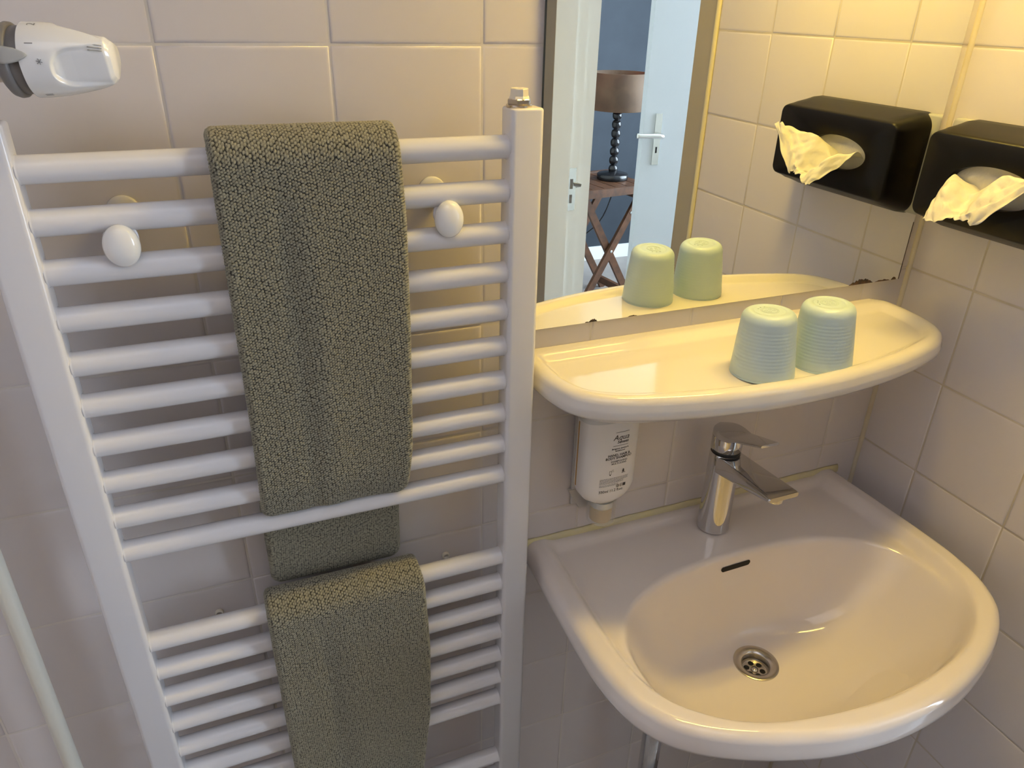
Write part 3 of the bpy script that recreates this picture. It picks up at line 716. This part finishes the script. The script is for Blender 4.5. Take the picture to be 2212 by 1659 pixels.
# roll so that the pointer looks at the viewer (front, slightly below the axis): -y, small -z
def to_front(V, up): return roll(V, -PI/2+up)
mesh('pointer', to_front(V, -.12), F, 'grey_plastic', vt)
mesh('union_nut', *lathe([(.0150, -.0400), (.0172, -.0385), (.0172, -.0240), (.0150, -.0225), (.0150, -.0125)], axis='x', n=8), 'nickel', vt, False)
mesh('valve_body', *joinvf([lathe([(.0120, -.075), (.0135, -.073), (.0135, -.040)], axis='x', n=32), tube((-.064, .004, .0), (-.0580, .015, -.0345), .0100, 28), lathe([(.0120, -.0440), (.0130, -.0425), (.0130, -.0310), (.0110, -.0300)], (-.058, .018, 0), n=8)]), 'nickel', vt, autosharp=35)
def wrapt(txt, size, x, phi):
    V, F = text_vf(txt, size); ys = [v[1] for v in V]; xs = [v[0] for v in V]; my = (min(ys)+max(ys))/2; mx_ = (min(xs)+max(xs))/2; out = []
    for a, b, _ in V:      # digits lie on their side: their tops look back to the valve
        xx = x-(b-my); r = vsec(xx)+.00015; an = phi+(a-mx_)/r
        out.append((xx, -r*math.cos(an), r*math.sin(an)))
    return out, F
for txt, x, phi, s_ in (('1', .0135, .50, .0078), ('2', .0135, 1.20, .0078), ('II', .0150, -1.08, .0078)):
    V, F = wrapt(txt, s_, x, phi); mesh('dial_mark', V, F, 'print', vt, False)
# frost symbol: three crossed strokes
vf = []
for k in range(3):
    a = PI/3*k+.26
    for q in (-1, 1):
        pass
    n = 5; w_ = .00022; L_ = .0021; pts = []
    for i in range(n): pts.append(i)
    Vv = [(.0185+L_*(s)*math.cos(a)-w_*u*math.sin(a), L_*s*math.sin(a)+w_*u*math.cos(a)) for s, u in ((-1, -1), (1, -1), (1, 1), (-1, 1))]
    vf.append(([(x, (vsec(x)+.0003)*math.cos(PI-(b/.026)+.02), -(vsec(x)+.0003)*math.sin(PI-(b/.026)+.02)) for x, b in Vv], [(0, 1, 2, 3)]))
mesh('frost_mark', *joinvf(vf), 'print', vt, False)
gr = []
for k in range(5):
    an = .40+k*.11; pts = []
    for x in np.linspace(.0500, .0590, 6):
        r = vsec(x)*.965; pts.append((x, -r*math.cos(an), r*math.sin(an)))
    gr.append(path_tube(pts, .00045, 6))
mesh('grip_rib', *joinvf(gr), 'grey_plastic', vt)

# ------------------------------------------------------------ white pipe left of the radiator
pl = mesh('heating_pipe', *tube((0, 0, -1.0+H-1.19), (0, 0, 2.2), .0088, 28), 'pipe_paint')
pl.location = (-.532, -.045, ZF+.19-.01)
tag(pl, 'thin vertical white painted pipe left of the towel radiator', 'pipe')

# ------------------------------------------------------------ tissue dispenser on the right wall
def dispenser():
    t = thing('tissue_dispenser', 'black tissue box dispenser with an oval opening on the right tiled wall', 'dispenser', (XR, -.150, .145))
    # sections across depth: (distance from wall, y0, y1, z0, z1, radius)
    secs = [(.0005, -.2700, -.0300, .0740, .2130, .020), (.004, -.2725, -.0275, .0725, .2150, .021), (.020, -.2720, -.0280, .0755, .2140, .0205), (.050, -.2700, -.0305, .0865, .2075, .017), (.064, -.2690, -.0320, .0930, .2035, .013), (.0685, -.2680, -.0330, .0950, .2020, .0115), (.0705, -.2660, -.0350, .0972, .2000, .010)]
    rings = []
    for d, y0, y1, z0, z1, r in secs:
        rp = np.array(rrect(y1-y0, z1-z0, r, 12)); rp = np.r_[rp, rp[:1]]; dn = np.concatenate([np.linspace(rp[i], rp[i+1], 60, endpoint=False) for i in range(len(rp)-1)])
        tg = np.arctan2(dn[:, 1]/.05, dn[:, 0]/.115); od = np.argsort(tg); A_ = np.linspace(-PI+.005, PI-.005, 420)
        rings.append([(-d, (y0+y1)/2+.150+float(np.interp(q, tg[od], dn[od, 0])), (z0+z1)/2-.145+float(np.interp(q, tg[od], dn[od, 1]))) for q in A_])
    # front face with an oval hole
    n = len(rings[0]); oc = np.array((-.1365+.150, .1480-.145)); oy, oz = .060, .0245
    last = rings[-1]; ov = []
    for p in last:
        pass
    ov = list(A_)
    for k, (s, dep) in enumerate(((1.05, .0705), (1.0, .0700), (.985, .0680), (.98, .0600))):
        rings.append([(-dep, oc[0]+oy*s*math.cos(a), oc[1]+oz*s*math.sin(a)) for a in ov])
    V, F = loft(rings, True, False)
    mesh('cover', V, F, 'black', t, autosharp=55)
    # paper stack seen through the opening
    st = [[(-.0560, oc[0]+oy*1.15*math.cos(a), oc[1]+oz*1.2*math.sin(a)) for a in np.linspace(0, 2*PI, 40, endpoint=False)]]
    st.append([(-.0590-.004*math.sin(3*a), oc[0]+oy*.6*math.cos(a), oc[1]+oz*.55*math.sin(a)) for a in np.linspace(0, 2*PI, 40, endpoint=False)])
    V, F = loft(st, False, True); mesh('paper_stack', V, F, 'paper', t)
    bp = mesh('back_plate', *rbox(-.006, .115+.006, .0, .012, .03, .138, .006, 'x'), 'grey_plastic', t)
    return t
dp = dispenser()
def tissue():
    # control net: rows leave the oval, columns run along it from the corner side (near mirror) to the far side
    G = [
     [(.632, -.092, .140), (.634, -.108, .144), (.634, -.125, .138), (.634, -.145, .146), (.634, -.165, .142), (.632, -.180, .146)],
     [(.608, -.088, .156), (.606, -.105, .148), (.605, -.126, .141), (.600, -.148, .158), (.596, -.164, .170), (.600, -.188, .166)],
     [(.590, -.090, .141), (.583, -.106, .150), (.590, -.130, .130), (.581, -.154, .151), (.583, -.178, .160), (.580, -.207, .177)],
     [(.568, -.098, .124), (.564, -.114, .133), (.573, -.136, .121), (.566, -.158, .134), (.570, -.184, .146), (.571, -.216, .181)],
     [(.548, -.107, .110), (.550, -.125, .109), (.558, -.142, .117), (.558, -.159, .119), (.561, -.172, .117), (.568, -.226, .180)]]
    G = np.array(G); nr, nc, _ = G.shape
    def cr(P, t):
        i = min(int(t), len(P)-2); f = t-i; a, b, c, d = P[max(i-1, 0)], P[i], P[i+1], P[min(i+2, len(P)-1)]
        return .5*((2*b)+(c-a)*f+(2*a-5*b+4*c-d)*f*f+(3*b-a-3*c+d)*f**3)
    NU, NW = 70, 90; V = []
    for i in range(NU):
        t = i/(NU-1)*(nr-1); row = [cr(G[:, j], t) for j in range(nc)]
        for k in range(NW):
            s = k/(NW-1)*(nc-1); p = cr(row, s)
            u_, w_ = t/(nr-1), s/(nc-1); amp = .0016*u_
            u9 = .0022*u_*(abs(math.sin(w_*11+u_*7+.5))+abs(math.sin(w_*6-u_*13+1.2))-1.2)
            p = p+np.array((u9, 0, u9*.5))+np.array((amp*(math.sin(w_*31+u_*9)+.6*math.sin(w_*57-u_*21+1)), amp*.5*math.sin(w_*23+u_*37), amp*(math.sin(u_*29+w_*13)+.5*math.sin(w_*71+u_*17))))
            V.append(p)
    F = [(i*NW+k, i*NW+k+1, (i+1)*NW+k+1, (i+1)*NW+k) for i in range(NU-1) for k in range(NW-1)]
    o = mesh('tissue', [tuple(v-np.array((.6, -.14, .14))) for v in V], F, 'paper'); o.location = (.6, -.14, .14)
    s = o.modifiers.new('thick', 'SOLIDIFY'); s.thickness = .0003
    tag(o, 'crumpled white tissue hanging out of the black wall dispenser', 'tissue'); return o
tissue()

# ------------------------------------------------------------ towels
def knots(U, W, pu, pw, seed):
    """height of the woven popcorn texture, 0 between knots and 1 on top"""
    rs = np.random.RandomState(seed); JU = rs.uniform(-.13, .13, (997,)); JW = rs.uniform(-.13, .13, (997,)); JH = rs.uniform(.78, 1.0, (997,))
    a = U/pu; b = W/pw; ib = np.floor(b).astype(int); best = np.zeros_like(U)
    for dj in (-1, 0, 1):
        jb = ib+dj; sh = .5*(jb % 2); ia = np.floor(a-sh).astype(int)
        for di in (-1, 0, 1, 2):
            ja = ia+di; h = (ja*131+jb*337) % 997
            cu = ja+sh+.5+JU[h]-.5; cw = jb+.5+JW[(h*7) % 997]
            d2 = ((a-cu)/.53)**2+((b-cw)/.57)**2
            best = np.maximum(best, np.sqrt(np.clip(1-d2, 0, 1))*JH[(h*3) % 997])
    return best
def towel(name, label, railz, xl, xr, zfront, zback, th, gap, seed, lean=0., backstep=.004, ni=40, leanback=0.):
    """path runs from the front hem up over the rail and down behind it"""
    R = .0115+gap+th/2; yc, zc = RY, railz; P = []
    Lf = zc-zfront; Lb = zc-zback; st = .0007
    for z in np.arange(zfront, zc, st): P.append((yc-R, z, 0, -1, 0))
    for a in np.arange(0, PI, st/R): P.append((yc-R*math.cos(a), zc+R*1.06*math.sin(a), math.sin(a), -math.cos(a), 1))
    for z in np.arange(zc, zback, -backstep): P.append((yc+R, z, 0, 1, 2))
    P = np.array(P); n = len(P)
    arc = np.r_[0, np.cumsum(np.hypot(np.diff(P[:, 0]), np.diff(P[:, 1])))]
    # cross-section: width coordinate u in [0,1] on the outer face, round the edge, inner face coarse
    zz = P[:, 1]; fr_ = P[:, 4] == 0
    x0 = np.interp(zz, *xl); x1 = np.interp(zz, *xr)
    tlow = np.clip((zz-zfront)/.014, 0, 1); end = np.sqrt(np.clip(1-(1-tlow)**2, 0, 1)); end = np.where(P[:, 4] == 0, end, 1)
    tb_ = np.clip((zz-zback)/.014, 0, 1); endb = np.where(P[:, 4] == 2, np.sqrt(np.clip(1-(1-tb_)**2, 0, 1)), 1)
    ins = (1-end)*.012+(1-endb)*.012; x0 = x0+ins; x1 = x1-ins
    TH = th*np.maximum(end*endb, .12)
    nw = int((x1-x0).max()/.0007); ne = 16
    secs = []
    for k in range(nw): secs.append(('o', k/(nw-1)))
    for k in range(1, ne): secs.append(('r', k/ne))
    for k in range(ni): secs.append(('i', 1-k/(ni-1)))
    for k in range(1, ne): secs.append(('l', k/ne))
    m_ = len(secs); X = np.zeros((n, m_)); D = np.zeros((n, m_)); NX = np.zeros((n, m_)); ND = np.zeros((n, m_)); U = np.zeros((n, m_))
    for j, (s, t) in enumerate(secs):
        if s == 'o': X[:, j] = x0+(x1-x0)*t; D[:, j] = TH/2; ND[:, j] = 1
        elif s == 'i': X[:, j] = x0+(x1-x0)*t; D[:, j] = -TH/2; ND[:, j] = -1
        else:
            a = PI*t; sg = 1 if s == 'r' else -1
            if s == 'l': a = PI-PI*t
            X[:, j] = (x1 if s == 'r' else x0)+sg*TH/2*math.sin(a)*.8; D[:, j] = TH/2*math.cos(a); NX[:, j] = sg*math.sin(a); ND[:, j] = math.cos(a)
        U[:, j] = X[:, j]+(D[:, j]-TH/2)*(.7 if s != 'i' else 0)
    W = np.repeat(arc[:, None], m_, 1)
    # soft folds and sag on the front panel
    wav = np.zeros((n, m_)); fm = (P[:, 4] == 0)[:, None]*np.clip((zc-P[:, 1])/.08, 0, 1)[:, None]
    uu = (X-x0[:, None])/np.maximum((x1-x0)[:, None], 1e-6)
    zrel = (zc-P[:, 1])[:, None]
    wav += fm*(.0022*np.exp(-((uu-.30-.1*zrel)/.055)**2)*-1+.0020*np.exp(-((uu-.45-.12*zrel)/.10)**2)+.0016*np.sin(uu*7+zrel*6+seed))
    wav += fm*.004*np.clip(zrel/.35, 0, 1)*np.sin(uu*3.1+.4+seed)
    ca_, sa_ = math.cos(.62), math.sin(.62); K = knots(U*ca_+W*sa_+.0004*np.sin(W*190), W*ca_-U*sa_+.0006*np.sin(U*160), .0030, .0024, seed)
    # slanting rows as in a waffle twill
    rs = np.random.RandomState(seed+1); hn = rs.uniform(-1, 1, (n, m_))*.00012
    disp = .0015*K+hn+wav
    X2 = X+NX*(.0015*K+hn); Dd = D+ND*(.0015*K+hn)+wav
    Y = P[:, 0][:, None]+P[:, 3][:, None]*Dd; Zz = P[:, 1][:, None]+P[:, 2][:, None]*Dd
    fl = (P[:, 4] == 0)[:, None]
    if lean: Y = Y+fl*lean*np.clip(1-(P[:, 1]-zfront)/.05, 0, 1)[:, None]**2
    if leanback: Y = Y+(P[:, 4] == 2)[:, None]*leanback*np.clip((-.12-P[:, 1])/.16, 0, 1)[:, None]
    co = np.stack([X2, Y, Zz], -1).reshape(-1, 3); org = np.array(((xl[1][0]+xr[1][0])/2, RY, railz)); co -= org
    idx = np.arange(n*m_).reshape(n, m_); a = idx[:-1]; b = np.roll(idx, -1, 1)[:-1]; c = np.roll(idx, -1, 1)[1:]; d = idx[1:]
    Fq = np.stack([a, d, c, b], -1).reshape(-1, 4)
    me = bpy.data.meshes.new(name); nf = len(Fq)
    me.vertices.add(len(co)); me.vertices.foreach_set('co', co.ravel()); me.loops.add(nf*4); me.loops.foreach_set('vertex_index', Fq.ravel().astype(np.int32))
    me.polygons.add(nf); me.polygons.foreach_set('loop_start', np.arange(0, nf*4, 4, dtype=np.int32)); me.polygons.foreach_set('loop_total', np.full(nf, 4, dtype=np.int32))
    me.polygons.foreach_set('use_smooth', np.ones(nf, bool)); me.update(calc_edges=True); me.validate()
    at = me.attributes.new('knot', 'FLOAT', 'POINT'); at.data.foreach_set('value', K.ravel().astype(np.float32))
    me.materials.append(M['towel']); me.update()
    return me, org
def towel_thing(name, label, *a, **k):
    me, org = towel(name, label, *a, **k); o = bpy.data.objects.new(name, me); COL.objects.link(o); o.location = org; tag(o, label, 'towel', 'olive towels on the radiator'); return o
up = towel_thing('bath_towel', 'olive green textured towel folded over the topmost radiator rail', RZs[0],
    ([-.175, -.137, -.05, .05, .24], [-.2715, -.2690, -.2670, -.2665, -.2655]), ([-.175, -.138, -.10, -.062, .046, .151, .24], [-.126, -.121, -.1165, -.1150, -.1120, -.1110, -.1150]),
    RZs[9]+.0125, -.292, .0140, .0006, 3, lean=.010, backstep=.0011, ni=170, leanback=.0165)
lo_ = towel_thing('bath_towel', 'wider olive green textured towel folded over the upper rail of the lower group', RZs[10],
    ([-.75, -.56, -.26], [-.281, -.2815, -.2830]), ([-.75, -.645, -.535, -.412, -.30, -.262], [-.120, -.1215, -.109, -.1060, -.110, -.1160]),
    -.72, -.60, .0145, .0006, 8)
tgm = rbox(-.097+.19, -.043-RY, -.076-RZs[0], .012, .004, .016, .0018, 'x')
hl_ = mesh('hanging_loop', *tgm, 'loop_tape', up); hl_['label'] = 'small cloth hanging loop sticking out at the side'

# ------------------------------------------------------------ raise everything on to the floor
for o in bpy.data.objects:
    if o.parent is None and o.type in ('MESH', 'EMPTY'): o.location.z += H
